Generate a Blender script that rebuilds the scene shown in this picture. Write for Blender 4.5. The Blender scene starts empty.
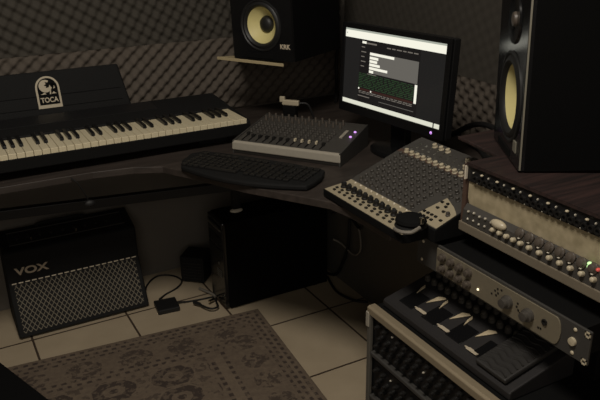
import bpy, math, random
from mathutils import Vector, Matrix
random.seed(7)
PI = math.pi
SC = bpy.context.scene
COL = SC.collection
SC.view_settings.view_transform = 'Standard'
SC.view_settings.look = 'None'
SC.view_settings.exposure = 0.0
SC.view_settings.gamma = 1.0
SC.view_settings.use_curve_mapping = False

# ------------------------------------------------------------------ materials
def srgb(c):
    return tuple(((v / 255.0) / 12.92 if v / 255.0 <= 0.04045 else ((v / 255.0 + 0.055) / 1.055) ** 2.4) for v in c)

def mat(name, rgb, rough=0.6, metal=0.0, spec=0.5, emis=None, estr=1.0, coat=0.0, noise=0.0, nscale=40.0, bump=0.0):
    m = bpy.data.materials.new(name)
    m.use_nodes = True
    nt = m.node_tree
    b = nt.nodes['Principled BSDF']
    c = srgb(rgb) + (1,)
    b.inputs['Base Color'].default_value = c
    b.inputs['Roughness'].default_value = rough
    b.inputs['Metallic'].default_value = metal
    b.inputs['Specular IOR Level'].default_value = spec
    b.inputs['Coat Weight'].default_value = coat
    if emis:
        b.inputs['Emission Color'].default_value = srgb(emis) + (1,)
        b.inputs['Emission Strength'].default_value = estr
    if noise or bump:
        tc = nt.nodes.new('ShaderNodeTexCoord')
        n = nt.nodes.new('ShaderNodeTexNoise')
        n.inputs['Scale'].default_value = nscale
        n.inputs['Detail'].default_value = 4
        nt.links.new(tc.outputs['Object'], n.inputs['Vector'])
        if noise:
            mx = nt.nodes.new('ShaderNodeMix'); mx.data_type = 'RGBA'
            mx.inputs['A'].default_value = tuple(v * (1 - noise) for v in c[:3]) + (1,)
            mx.inputs['B'].default_value = tuple(min(1, v * (1 + noise)) for v in c[:3]) + (1,)
            nt.links.new(n.outputs['Fac'], mx.inputs['Factor'])
            nt.links.new(mx.outputs['Result'], b.inputs['Base Color'])
        if bump:
            bp = nt.nodes.new('ShaderNodeBump')
            bp.inputs['Strength'].default_value = bump
            bp.inputs['Distance'].default_value = 0.002
            nt.links.new(n.outputs['Fac'], bp.inputs['Height'])
            nt.links.new(bp.outputs['Normal'], b.inputs['Normal'])
    return m

M = {}
M['wall'] = mat('painted_wall', (112, 106, 98), 0.9, noise=0.08, nscale=6)
M['ceiling'] = mat('ceiling_paint', (120, 114, 104), 0.9, noise=0.05, nscale=5)
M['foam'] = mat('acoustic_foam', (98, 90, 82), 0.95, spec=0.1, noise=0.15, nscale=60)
M['foam_shaded'] = mat('acoustic_foam_shaded', (76, 72, 66), 0.95, spec=0.1, noise=0.12, nscale=60)  # darker copy of the foam: weaker light on these panels put into the colour
M['black'] = mat('black_plastic', (26, 26, 27), 0.45, noise=0.1, nscale=30)
M['vinyl'] = mat('black_vinyl', (19, 19, 19), 0.75, spec=0.3, bump=0.5, nscale=400)
M['matte'] = mat('matte_black', (15, 15, 15), 0.85, spec=0.15, noise=0.1, nscale=20)
M['cab'] = mat('speaker_cabinet_black', (9, 9, 9), 0.8, spec=0.1, bump=0.2, nscale=300)
M['gloss'] = mat('gloss_black', (22, 22, 23), 0.18, noise=0.05, nscale=20)
M['white_key'] = mat('piano_key_white', (222, 210, 178), 0.3, noise=0.03, nscale=9)
M['black_key'] = mat('piano_key_black', (18, 18, 18), 0.35)
M['silver'] = mat('brushed_silver', (184, 177, 162), 0.35, 0.25, noise=0.08, nscale=90)
M['chrome'] = mat('chrome', (215, 212, 200), 0.2, 1.0)
M['beige'] = mat('beige_panel', (176, 164, 138), 0.5, 0.15, noise=0.05, nscale=50)
M['alu'] = mat('aluminium_trim', (156, 142, 118), 0.45, 0.25, noise=0.06, nscale=60)
M['grey_panel'] = mat('grey_panel', (104, 100, 92), 0.5, 0.2, noise=0.06, nscale=40)
M['dark_panel'] = mat('dark_grey_panel', (72, 69, 65), 0.55, 0.1, noise=0.08, nscale=60)
M['ear'] = mat('charcoal_faceplate', (72, 70, 67), 0.5, 0.2, noise=0.05, nscale=40)
M['face'] = mat('champagne_faceplate', (138, 129, 110), 0.45, 0.3, noise=0.07, nscale=70)
M['knob'] = mat('knob_black', (30, 29, 28), 0.4)
M['knob_grey'] = mat('knob_dark_grey', (74, 70, 65), 0.45)
M['knob_brown'] = mat('knob_brown_grey', (84, 76, 68), 0.4)
M['pearl'] = mat('knob_ivory', (196, 184, 158), 0.35)
M['cone'] = mat('yellow_cone', (226, 214, 150), 0.5, noise=0.05, nscale=60)
M['rubber'] = mat('rubber_surround', (30, 30, 30), 0.5)
M['white'] = mat('white_plastic', (225, 215, 195), 0.4, noise=0.02, nscale=20)
M['print'] = mat('white_print', (214, 200, 176), 0.5)
M['logo'] = mat('logo_silver', (190, 176, 156), 0.4, 0.3)
M['sticker'] = mat('sticker_cream', (196, 184, 160), 0.6)
M['cable'] = mat('cable_black', (22, 21, 21), 0.6)
M['cable_grey'] = mat('cable_grey', (128, 122, 112), 0.5)
M['edge'] = mat('speaker_plate_and_highlight', (150, 145, 130), 0.35, 0.3)  # logo plate grey, also the painted highlight on the baffle edge
M['shelfwood'] = mat('pale_shelf_wood', (186, 170, 134), 0.5, noise=0.1, nscale=25)
M['lip'] = mat('taupe_board', (120, 110, 94), 0.7, noise=0.08, nscale=30)
M['brown'] = mat('brown_board', (86, 66, 56), 0.6, noise=0.12, nscale=20)
M['chevron'] = mat('chevron_sand', (206, 190, 158), 0.45, 0.1)
M['bezel'] = mat('monitor_bezel', (20, 20, 21), 0.3)
M['wire'] = mat('grille_wire', (160, 152, 136), 0.4, 0.3)
M['cloth'] = mat('grille_cloth', (24, 23, 22), 0.9)
M['pedal'] = mat('pedalboard_charcoal', (40, 38, 38), 0.6, bump=0.3)
M['tread'] = mat('rubber_tread', (44, 42, 40), 0.6)
M['led_white'] = mat('led_warm', (255, 240, 200), 0.4, emis=(255, 240, 200), estr=1.2)
M['led_purple'] = mat('led_purple', (200, 150, 230), 0.4, emis=(205, 150, 235), estr=1.2)
M['led_green'] = mat('led_green', (190, 235, 160), 0.4, emis=(200, 245, 170), estr=0.9)
M['led_red'] = mat('led_red', (200, 80, 70), 0.4, emis=(205, 90, 80), estr=0.4)
M['s_page'] = mat('screen_page', (12, 12, 14), 0.25, emis=(30, 29, 28), estr=1.0)
M['s_col'] = mat('screen_column', (10, 10, 10), 0.25, emis=(24, 22, 22), estr=1.0)
M['s_white'] = mat('screen_white', (20, 20, 20), 0.25, emis=(246, 244, 228), estr=1.0)
M['s_task'] = mat('screen_taskbar', (20, 20, 20), 0.25, emis=(222, 222, 204), estr=1.0)
M['s_tool'] = mat('screen_toolbar', (20, 20, 20), 0.25, emis=(168, 172, 160), estr=1.0)
M['s_grey'] = mat('screen_grey', (12, 12, 12), 0.25, emis=(100, 97, 91), estr=1.0)
M['s_green'] = mat('screen_green', (10, 12, 10), 0.25, emis=(42, 66, 40), estr=1.0)
M['s_text'] = mat('screen_text', (10, 10, 10), 0.25, emis=(112, 106, 98), estr=1.0)
M['s_red'] = mat('screen_dark_red', (10, 10, 10), 0.25, emis=(52, 30, 26), estr=1.0)

def wood(name, a, b, scale, rough=0.45):
    m = bpy.data.materials.new(name); m.use_nodes = True
    nt = m.node_tree; p = nt.nodes['Principled BSDF']
    tc = nt.nodes.new('ShaderNodeTexCoord'); mp = nt.nodes.new('ShaderNodeMapping')
    mp.inputs['Scale'].default_value = scale
    n = nt.nodes.new('ShaderNodeTexNoise'); n.inputs['Scale'].default_value = 3; n.inputs['Detail'].default_value = 6
    r = nt.nodes.new('ShaderNodeValToRGB')
    r.color_ramp.elements[0].position = 0.35; r.color_ramp.elements[0].color = srgb(a) + (1,)
    r.color_ramp.elements[1].position = 0.68; r.color_ramp.elements[1].color = srgb(b) + (1,)
    nt.links.new(tc.outputs['Object'], mp.inputs['Vector']); nt.links.new(mp.outputs['Vector'], n.inputs['Vector'])
    nt.links.new(n.outputs['Fac'], r.inputs['Fac']); nt.links.new(r.outputs['Color'], p.inputs['Base Color'])
    p.inputs['Roughness'].default_value = rough
    return m
M['desk'] = wood('desk_laminate', (52, 46, 42), (68, 60, 55), (2, 14, 14))
M['shelf_top'] = wood('shelf_dark_wood', (38, 31, 30), (62, 46, 43), (30, 2, 30), 0.5)

def math_node(nt, op, a, b=None, c=None):
    n = nt.nodes.new('ShaderNodeMath'); n.operation = op
    for i, v in enumerate((a, b, c)):
        if v is None: continue
        if isinstance(v, (int, float)): n.inputs[i].default_value = v
        else: nt.links.new(v, n.inputs[i])
    return n.outputs[0]

def mixc(nt, fac, a, b):
    n = nt.nodes.new('ShaderNodeMix'); n.data_type = 'RGBA'
    for k, v in (('Factor', fac), ('A', a), ('B', b)):
        if isinstance(v, tuple): n.inputs[k].default_value = v
        elif isinstance(v, (int, float)): n.inputs[k].default_value = v
        else: nt.links.new(v, n.inputs[k])
    return n.outputs['Result']

def tile_material():
    S = 0.3372
    m = bpy.data.materials.new('ceramic_floor_tiles'); m.use_nodes = True
    nt = m.node_tree; p = nt.nodes['Principled BSDF']
    tc = nt.nodes.new('ShaderNodeTexCoord'); sx = nt.nodes.new('ShaderNodeSeparateXYZ')
    nt.links.new(tc.outputs['Object'], sx.inputs[0])
    def groove(o, off):
        t = math_node(nt, 'FRACT', math_node(nt, 'DIVIDE', math_node(nt, 'SUBTRACT', o, off), S))
        d = math_node(nt, 'MINIMUM', t, math_node(nt, 'SUBTRACT', 1.0, t))
        return math_node(nt, 'LESS_THAN', d, 0.011)
    g = math_node(nt, 'MAXIMUM', groove(sx.outputs['X'], 1.1826 - S * 10), groove(sx.outputs['Y'], 1.9724 - S * 20))
    n = nt.nodes.new('ShaderNodeTexNoise'); n.inputs['Scale'].default_value = 9; n.inputs['Detail'].default_value = 5
    nt.links.new(tc.outputs['Object'], n.inputs['Vector'])
    base = mixc(nt, n.outputs['Fac'], srgb((166, 150, 126)) + (1,), srgb((190, 174, 148)) + (1,))
    col = mixc(nt, g, base, srgb((72, 60, 50)) + (1,))
    nt.links.new(col, p.inputs['Base Color'])
    p.inputs['Roughness'].default_value = 0.32
    bp = nt.nodes.new('ShaderNodeBump'); bp.inputs['Strength'].default_value = 0.6; bp.inputs['Distance'].default_value = 0.002
    nt.links.new(math_node(nt, 'SUBTRACT', 1.0, g), bp.inputs['Height']); nt.links.new(bp.outputs['Normal'], p.inputs['Normal'])
    return m
M['tiles'] = tile_material()

def rug_material(W, L):
    # local: x from 0 (left) to W (right edge), y from 0 (far edge) to L toward the camera
    m = bpy.data.materials.new('woven_rug'); m.use_nodes = True
    nt = m.node_tree; p = nt.nodes['Principled BSDF']
    tc = nt.nodes.new('ShaderNodeTexCoord'); sx = nt.nodes.new('ShaderNodeSeparateXYZ')
    nt.links.new(tc.outputs['Object'], sx.inputs[0])
    X = sx.outputs['X']; Y = math_node(nt, 'MULTIPLY', sx.outputs['Y'], -1.0)
    mn = lambda *a: math_node(nt, *a)
    dr = mn('SUBTRACT', W, X)
    d = mn('MINIMUM', mn('MINIMUM', X, dr), mn('MINIMUM', Y, mn('SUBTRACT', L, Y)))
    def band(a, b): return mn('MULTIPLY', mn('GREATER_THAN', d, a), mn('LESS_THAN', d, b))
    def tri(o, per, off=0.0):
        f = mn('FRACT', mn('ADD', mn('DIVIDE', o, per), off))
        return mn('ABSOLUTE', mn('SUBTRACT', f, 0.5))
    nz = nt.nodes.new('ShaderNodeTexNoise'); nz.inputs['Scale'].default_value = 70; nz.inputs['Detail'].default_value = 3
    nt.links.new(tc.outputs['Object'], nz.inputs['Vector'])
    n2 = nt.nodes.new('ShaderNodeTexNoise'); n2.inputs['Scale'].default_value = 11; n2.inputs['Detail'].default_value = 2
    nt.links.new(tc.outputs['Object'], n2.inputs['Vector'])
    wob = mn('MULTIPLY', mn('SUBTRACT', nz.outputs['Fac'], 0.5), 0.02)
    dr = mn('ADD', dr, wob)
    sidey = mn('LESS_THAN', mn('MINIMUM', Y, mn('SUBTRACT', L, Y)), mn('MINIMUM', X, dr))
    along = mn('ADD', mn('MULTIPLY', dr, sidey), mn('MULTIPLY', Y, mn('SUBTRACT', 1.0, sidey)))
    dots = mn('LESS_THAN', tri(along, 0.030), 0.26)
    dots2 = mn('LESS_THAN', tri(along, 0.030, 0.5), 0.26)
    right = mn('SUBTRACT', 1.0, sidey)
    rows = mn('ADD', mn('MULTIPLY', band(0.014, 0.026), dots), mn('MULTIPLY', band(0.036, 0.048), dots2))
    rows = mn('ADD', rows, mn('MULTIPLY', right, mn('ADD', mn('MULTIPLY', band(0.205, 0.219), dots), mn('MULTIPLY', band(0.250, 0.264), dots2))))
    rows = mn('ADD', rows, mn('MULTIPLY', sidey, mn('ADD', mn('MULTIPLY', band(0.168, 0.180), dots2), mn('MULTIPLY', band(0.192, 0.204), dots))))
    rows = mn('ADD', rows, mn('MULTIPLY', band(0.058, 0.068), dots))
    n3 = nt.nodes.new('ShaderNodeTexNoise'); n3.inputs['Scale'].default_value = 48; n3.inputs['Detail'].default_value = 2
    nt.links.new(tc.outputs['Object'], n3.inputs['Vector'])
    # flowers in the main border
    def blob(o, per, ph, hw):
        e = mn('DIVIDE', mn('MULTIPLY', tri(o, per, ph), per), hw)
        q = mn('DIVIDE', mn('SUBTRACT', d, 0.125), 0.046)
        return mn('ADD', mn('MULTIPLY', e, e), mn('MULTIPLY', q, q))
    fb = mn('ADD', mn('MULTIPLY', sidey, blob(dr, 0.1665, 0.5 - 0.152 / 0.1665 + 1, 0.058)),
            mn('MULTIPLY', mn('SUBTRACT', 1.0, sidey), blob(Y, 0.1155, 0.5 - 0.192 / 0.1155 + 2, 0.045)))
    flower = mn('MULTIPLY', band(0.07, 0.185), mn('MULTIPLY', mn('LESS_THAN', fb, 1.0), mn('GREATER_THAN', mn('ADD', n3.outputs['Fac'], mn('MULTIPLY', fb, -0.06)), 0.43)))
    inner0 = mn('GREATER_THAN', Y, 0.21)
    # field with octagonal medallions
    inner = mn('MULTIPLY', mn('GREATER_THAN', Y, 0.216), mn('GREATER_THAN', dr, 0.274))
    ax = mn('MULTIPLY', tri(dr, 0.185, 0.5 - 0.397 / 0.185 + 3), 0.185); ay = mn('MULTIPLY', tri(Y, 0.1165, 0.5 - 0.280 / 0.1165 + 3), 0.1165)
    oc = mn('MAXIMUM', mn('MAXIMUM', mn('DIVIDE', ax, 0.066), mn('DIVIDE', ay, 0.050)), mn('DIVIDE', mn('ADD', ax, ay), 0.086))
    ring = mn('MULTIPLY', mn('LESS_THAN', oc, 1.0), mn('GREATER_THAN', oc, 0.50))
    core = mn('LESS_THAN', oc, 0.22)
    med = mn('MULTIPLY', inner, mn('MAXIMUM', ring, core))
    med = mn('MAXIMUM', med, mn('MULTIPLY', mn('MULTIPLY', inner, mn('GREATER_THAN', oc, 1.12)), mn('MULTIPLY', mn('GREATER_THAN', n3.outputs['Fac'], 0.56), 0.6)))
    broken = mn('GREATER_THAN', nz.outputs['Fac'], 0.46)
    dark = mn('MULTIPLY', mn('MINIMUM', 1.0, mn('ADD', rows, mn('ADD', mn('MULTIPLY', flower, 0.8), med))), mn('ADD', mn('MULTIPLY', broken, 0.55), 0.45))
    ground = mixc(nt, n2.outputs['Fac'], srgb((112, 99, 84)) + (1,), srgb((134, 119, 101)) + (1,))
    ground = mixc(nt, mn('MULTIPLY', nz.outputs['Fac'], 0.9), ground, srgb((88, 76, 68)) + (1,))
    light = mn('MULTIPLY', mn('MAXIMUM', band(0.026, 0.036), mn('MULTIPLY', right, mn('MULTIPLY', inner0, band(0.219, 0.250)))), 0.12)
    ground = mixc(nt, light, ground, srgb((146, 130, 110)) + (1,))
    col = mixc(nt, mn('MULTIPLY', dark, 0.72), ground, srgb((50, 43, 43)) + (1,))
    nt.links.new(col, p.inputs['Base Color'])
    p.inputs['Roughness'].default_value = 0.95; p.inputs['Specular IOR Level'].default_value = 0.1
    bp = nt.nodes.new('ShaderNodeBump'); bp.inputs['Strength'].default_value = 0.5; bp.inputs['Distance'].default_value = 0.003
    nt.links.new(nz.outputs['Fac'], bp.inputs['Height']); nt.links.new(bp.outputs['Normal'], p.inputs['Normal'])
    return m

def mottled(name, a, b, scale):
    m = bpy.data.materials.new(name); m.use_nodes = True
    nt = m.node_tree; p = nt.nodes['Principled BSDF']
    tc = nt.nodes.new('ShaderNodeTexCoord')
    n = nt.nodes.new('ShaderNodeTexNoise'); n.inputs['Scale'].default_value = scale; n.inputs['Detail'].default_value = 5
    nt.links.new(tc.outputs['Object'], n.inputs['Vector'])
    r = nt.nodes.new('ShaderNodeValToRGB')
    r.color_ramp.elements[0].position = 0.3; r.color_ramp.elements[0].color = srgb(a) + (1,)
    r.color_ramp.elements[1].position = 0.7; r.color_ramp.elements[1].color = srgb(b) + (1,)
    nt.links.new(n.outputs['Fac'], r.inputs['Fac']); nt.links.new(r.outputs['Color'], p.inputs['Base Color'])
    p.inputs['Roughness'].default_value = 0.6
    return m
M['mottled'] = mottled('mottled_beige', (150, 138, 110), (186, 172, 142), 38)

# ------------------------------------------------------------------ mesh builder
class MB:
    def __init__(s): s.v = []; s.f = []; s.m = []
    def add(s, vs, fs, mi=0):
        o = len(s.v); s.v += [tuple(v) for v in vs]
        for f in fs: s.f.append(tuple(i + o for i in f)); s.m.append(mi)
        return s
    def box(s, x0, x1, y0, y1, z0, z1, mi=0):
        vs = [(x, y, z) for z in (z0, z1) for y in (y0, y1) for x in (x0, x1)]
        return s.add(vs, [(0, 2, 3, 1), (4, 5, 7, 6), (0, 1, 5, 4), (2, 6, 7, 3), (0, 4, 6, 2), (1, 3, 7, 5)], mi)
    def prism(s, poly, axis, a, b, mi=0):
        # poly: list of 2D points; axis 'x': (y,z), 'y': (x,z), 'z': (x,y)
        def P(p, t): return {'x': (t, p[0], p[1]), 'y': (p[0], t, p[1]), 'z': (p[0], p[1], t)}[axis]
        n = len(poly)
        ar = sum(poly[i][0] * poly[(i + 1) % n][1] - poly[(i + 1) % n][0] * poly[i][1] for i in range(n))
        if ar < 0: poly = poly[::-1]
        vs = [P(p, a) for p in poly] + [P(p, b) for p in poly]
        fs = [tuple(range(n))[::-1], tuple(range(n, 2 * n))] + [(i, (i + 1) % n, n + (i + 1) % n, n + i) for i in range(n)]
        if (axis == 'y') != (b < a): fs = [f[::-1] for f in fs]
        return s.add(vs, fs, mi)
    def lathe(s, prof, c=(0, 0, 0), ax=(0, 0, 1), n=24, mi=0):
        # prof: list of (radius, height along ax)
        a = Vector(ax).normalized(); u = a.orthogonal().normalized(); w = a.cross(u); c = Vector(c)
        vs = []; fs = []
        for r, h in prof:
            for k in range(n):
                t = 2 * PI * k / n
                vs.append(c + a * h + (u * math.cos(t) + w * math.sin(t)) * max(r, 1e-5))
        for i in range(len(prof) - 1):
            for k in range(n):
                k2 = (k + 1) % n
                fs.append((i * n + k, i * n + k2, (i + 1) * n + k2, (i + 1) * n + k))
        fs.append(tuple(range(n))[::-1]); fs.append(tuple((len(prof) - 1) * n + k for k in range(n)))
        return s.add(vs, fs, mi)
    def cyl(s, p0, p1, r0, r1=None, n=16, mi=0):
        p0 = Vector(p0); p1 = Vector(p1); r1 = r0 if r1 is None else r1
        return s.lathe([(r0, 0), (r1, (p1 - p0).length)], p0, p1 - p0, n, mi)
    def ell(s, c, r, n=20, k=10, mi=0):
        vs = []; fs = []
        for i in range(k + 1):
            t = PI * i / k
            for j in range(n):
                q = 2 * PI * j / n
                vs.append((c[0] + r[0] * math.sin(t) * math.cos(q), c[1] + r[1] * math.sin(t) * math.sin(q), c[2] - r[2] * math.cos(t)))
        for i in range(k):
            for j in range(n):
                fs.append((i * n + j, i * n + (j + 1) % n, (i + 1) * n + (j + 1) % n, (i + 1) * n + j))
        return s.add(vs, fs, mi)
    def tube(s, pts, r, n=8, mi=0, smooth=6):
        P = [Vector(p) for p in pts]
        if smooth and len(P) > 2:
            Q = []
            for i in range(len(P) - 1):
                a = P[max(i - 1, 0)]; b = P[i]; c = P[i + 1]; d = P[min(i + 2, len(P) - 1)]
                for k in range(smooth):
                    t = k / smooth
                    Q.append(0.5 * (2 * b + (c - a) * t + (2 * a - 5 * b + 4 * c - d) * t * t + (3 * b - a - 3 * c + d) * t ** 3))
            Q.append(P[-1]); P = Q
        vs = []; fs = []; u = None
        for i, p in enumerate(P):
            d = (P[min(i + 1, len(P) - 1)] - P[max(i - 1, 0)]).normalized()
            u = d.orthogonal().normalized() if u is None else (u - d * u.dot(d)).normalized()
            w = d.cross(u)
            for k in range(n):
                t = 2 * PI * k / n
                vs.append(p + (u * math.cos(t) + w * math.sin(t)) * r)
        for i in range(len(P) - 1):
            for k in range(n):
                fs.append((i * n + k, i * n + (k + 1) % n, (i + 1) * n + (k + 1) % n, (i + 1) * n + k))
        fs.append(tuple(range(n))[::-1]); fs.append(tuple((len(P) - 1) * n + k for k in range(n)))
        return s.add(vs, fs, mi)
    def xf(s, mtx):
        s.v = [tuple(mtx @ Vector(v)) for v in s.v]; return s
    def build(s, name, mats, parent=None, smooth=False, bevel=0.0, seg=2, label=None):
        me = bpy.data.meshes.new(name)
        me.from_pydata(s.v, [], s.f)
        for m in (mats if isinstance(mats, (list, tuple)) else [mats]): me.materials.append(M[m] if isinstance(m, str) else m)
        me.polygons.foreach_set('material_index', s.m)
        if smooth: me.polygons.foreach_set('use_smooth', [True] * len(me.polygons))
        me.update()
        o = bpy.data.objects.new(name, me); COL.objects.link(o)
        if parent: o.parent = parent
        if bevel:
            b = o.modifiers.new('bevel', 'BEVEL'); b.width = bevel; b.segments = seg; b.limit_method = 'ANGLE'; b.angle_limit = math.radians(40)
        if smooth:
            try: me.set_sharp_from_angle(angle=math.radians(40))
            except Exception: pass
        if label: o['label'] = label
        return o

def thing(name, label, cat, loc=(0, 0, 0), rz=0.0, group=None):
    o = bpy.data.objects.new(name, None); COL.objects.link(o)
    o.empty_display_size = 0.05
    o.location = loc; o.rotation_euler = (0, 0, math.radians(rz))
    o['label'] = label; o['category'] = cat
    if group: o['group'] = group
    return o
def lean(o, deg):
    # small sideways lean of a thing about the horizontal line of sight
    v = Vector((o.location.x, o.location.y, 0)).normalized()
    q = Matrix.Rotation(math.radians(-deg), 4, v) @ o.rotation_euler.to_matrix().to_4x4()
    o.rotation_euler = q.to_euler()
def tag(o, label, cat, group=None, loc=None):
    o['label'] = label; o['category'] = cat
    if group: o['group'] = group
    if loc: o.location = loc
    return o
def struct(o): o['kind'] = 'structure'; return o
def inst(src, parent, loc, rot=None):
    c = src.copy(); COL.objects.link(c); c.parent = parent; c.location = loc
    if rot is not None: c.rotation_euler = rot
    return c
def text_mesh(name, body, size, depth, material, parent, mtx, sx=1.0, bold=0.0, align='CENTER'):
    cu = bpy.data.curves.new(name, 'FONT'); cu.body = body; cu.size = size; cu.extrude = depth; cu.offset = bold
    cu.align_x = align; cu.align_y = 'CENTER'
    t = bpy.data.objects.new(name + '_tmp', cu); COL.objects.link(t)
    bpy.context.view_layer.update()
    me = bpy.data.meshes.new_from_object(t.evaluated_get(bpy.context.evaluated_depsgraph_get()))
    bpy.data.objects.remove(t)
    me.transform(mtx @ Matrix.Diagonal((sx, 1, 1, 1)))
    me.name = name; me.materials.clear(); me.materials.append(M[material])
    o = bpy.data.objects.new(name, me); COL.objects.link(o); o.parent = parent
    return o
def frame(o, ex, ey, ez):
    m = Matrix.Identity(4)
    for i, e in enumerate((ex, ey, ez)):
        for j in range(3): m[j][i] = e[j]
    for j in range(3): m[j][3] = o[j]
    return m
STAND = ((1, 0, 0), (0, 0, 1), (0, -1, 0))      # upright writing that faces local -y

# ------------------------------------------------------------------ the room
XR, YB, XL, YF, ZC = 1.62, 2.58, -1.6, -1.5, 2.5
struct(MB().box(XL, XR, YF, YB, -0.05, 0.0).build('floor', 'tiles'))
struct(MB().box(XL, XR, YF, YB, ZC, ZC + 0.05).build('ceiling', 'ceiling'))
struct(MB().box(XL - 0.05, XR + 0.05, YB, YB + 0.05, -0.05, ZC + 0.05).build('wall_back', 'wall'))
struct(MB().box(XR, XR + 0.05, YF, YB, -0.05, ZC + 0.05).build('wall_right', 'wall'))
struct(MB().box(XL - 0.05, XL, YF, YB, -0.05, ZC + 0.05).build('wall_left', 'wall'))
struct(MB().box(XL - 0.05, XR + 0.05, YF - 0.05, YF, -0.05, ZC + 0.05).build('wall_front', 'wall'))

def foam(name, label, org, ex, w, z0, z1, ang, material, amp, per=0.0345, res=0.0055, mix=0.60, nrm=(0, -1, 0)):
    nx = int(w / res); nz = int((z1 - z0) / res)
    ca, sa = math.cos(ang), math.sin(ang); k = 2 * PI / per
    vs = []; fs = []
    for j in range(nz + 1):
        for i in range(nx + 1):
            s = w * i / nx; t = (z1 - z0) * j / nz
            a = (-s * sa + t * ca) * k; b = (s * ca + t * sa) * k
            zz = t / (z1 - z0); e = min(1.0, min(t, (z1 - z0) - t) / 0.012); h = 0.016 + amp * (0.35 + 0.65 * e) * (mix * math.cos(a) + (1 - mix) * math.cos(b))
            vs.append((org[0] + ex[0] * s + nrm[0] * h, org[1] + ex[1] * s + nrm[1] * h, z0 + t))
    for j in range(nz):
        for i in range(nx):
            q = j * (nx + 1) + i
            fs.append((q, q + 1, q + nx + 2, q + nx + 1))
    o = MB().add(vs, fs).build(name, material, smooth=False)
    o.data.polygons.foreach_set('use_smooth', [True] * len(o.data.polygons))
    return tag(o, label, 'foam panel', 'acoustic foam on the walls')
SEAM = 0.94
foam('acoustic_foam_panel', 'egg-crate acoustic foam on the back wall, lower row behind the piano and black case', (-0.7, YB, 0), (1, 0, 0), XR + 0.67, 0.66, SEAM, math.radians(43), 'foam', 0.010)
foam('acoustic_foam_panel', 'egg-crate acoustic foam on the back wall, upper row at the top left of the photo', (-0.7, YB, 0), (1, 0, 0), XR + 0.67, SEAM, 1.7, math.radians(-33), 'foam_shaded', 0.010)
foam('acoustic_foam_panel', 'egg-crate acoustic foam on the right wall, low strip between the monitor and the tall speaker', (XR, YB - 0.03, 0), (0, -1, 0), 2.3, 0.66, 0.86, math.radians(43), 'foam', 0.009, per=0.034, nrm=(-1, 0, 0))
foam('acoustic_foam_panel', 'smoother grey acoustic foam high on the right wall above the monitor', (XR, YB - 0.03, 0), (0, -1, 0), 2.3, 0.86, 1.7, math.radians(30), 'foam_shaded', 0.0025, res=0.01, nrm=(-1, 0, 0))

# ------------------------------------------------------------------ desk
DZ = 0.66
d = thing('corner_desk', 'dark brown L-shaped corner desk carrying the piano, both mixers and the monitor', 'desk', (0, 0, 0))
poly = [(-0.75, 2.54), (-0.75, 2.07), (0.40, 2.055), (0.52, 2.035), (0.60, 1.995), (0.665, 1.88), (0.745, 1.71), (0.84, 1.56), (0.89, 1.48), (0.905, 1.40), (0.91, 1.235), (1.59, 1.235), (1.59, 2.54)]
MB().prism(poly, 'z', DZ - 0.022, DZ).build('desktop', 'desk', d, bevel=0.002)
MB().box(1.34, 1.36, 1.24, 2.535, 0.0, DZ - 0.022).build('side_panel', 'grey_panel', d)
MB().box(-0.74, -0.72, 2.10, 2.535, 0.0, DZ - 0.022).build('end_panel', 'brown', d)
MB().box(1.10, 1.14, 1.25, 1.29, 0.0, DZ - 0.022).build('leg', 'matte', d)

# ------------------------------------------------------------------ digital piano
p = thing('digital_piano', 'long black digital piano with white and black keys on the left of the desk', 'piano', (0, 0.006, DZ))
KZ = 0.085; KR = 0.929; KP = 0.0235; PXL = KR - 52 * KP
prof = [(2.125, 0.018), (2.083, 0.030), (2.075, 0.070), (2.238, 0.070), (2.241, 0.090), (2.30, 0.098), (2.415, 0.106), (2.42, 0.095), (2.42, 0.018)]
MB().prism(prof, 'x', PXL - 0.03, KR + 0.013).build('body', 'vinyl', p, bevel=0.003)
MB().prism([(2.078, 0.070), (2.078, 0.076), (2.238, 0.092), (2.238, 0.070)], 'x', KR + 0.001, KR + 0.013).build('cheek_block', 'vinyl', p, bevel=0.002)
MB().prism([(2.078, 0.070), (2.078, 0.076), (2.238, 0.092), (2.238, 0.070)], 'x', PXL - 0.03, PXL - 0.001).build('cheek_block', 'vinyl', p, bevel=0.002)
MB().prism([(2.315, 0.098), (2.315, 0.1005), (2.405, 0.1068), (2.405, 0.104)], 'x', -0.1, 0.70).build('control_panel', 'black', p)
for fx in (PXL + 0.1, KR - 0.1):
    MB().box(fx - 0.05, fx + 0.05, 2.14, 2.40, 0.0, 0.0185).build('foot', 'black', p)
wk = MB().box(-KP / 2 + 0.0006, KP / 2 - 0.0006, 0, 0.159, -0.018, 0.0).build('white_key', 'white_key', p, bevel=0.0015)
bk = MB().prism([(0.060, -0.008), (0.063, 0.008), (0.068, 0.0105), (0.158, 0.0115), (0.158, -0.008)], 'x', -0.0055, 0.0055).build('black_key', 'black_key', p, bevel=0.001)
first_w = first_b = True
for i in range(52):                       # i = 0 is the top C
    x = KR - (i + 0.5) * KP
    if first_w: wk.location = (x, 2.077, KZ); first_w = False
    else: inst(wk, p, (x, 2.077, KZ))
    # going down from C: B A G F E D C ; black key to the left of a white key
    note = 'CBAGFED'[i % 7]
    if note in 'BAGED' and i < 51:
        q = (x - KP / 2, 2.077, KZ)
        if first_b: bk.location = q; first_b = False
        else: inst(bk, p, q)

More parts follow.
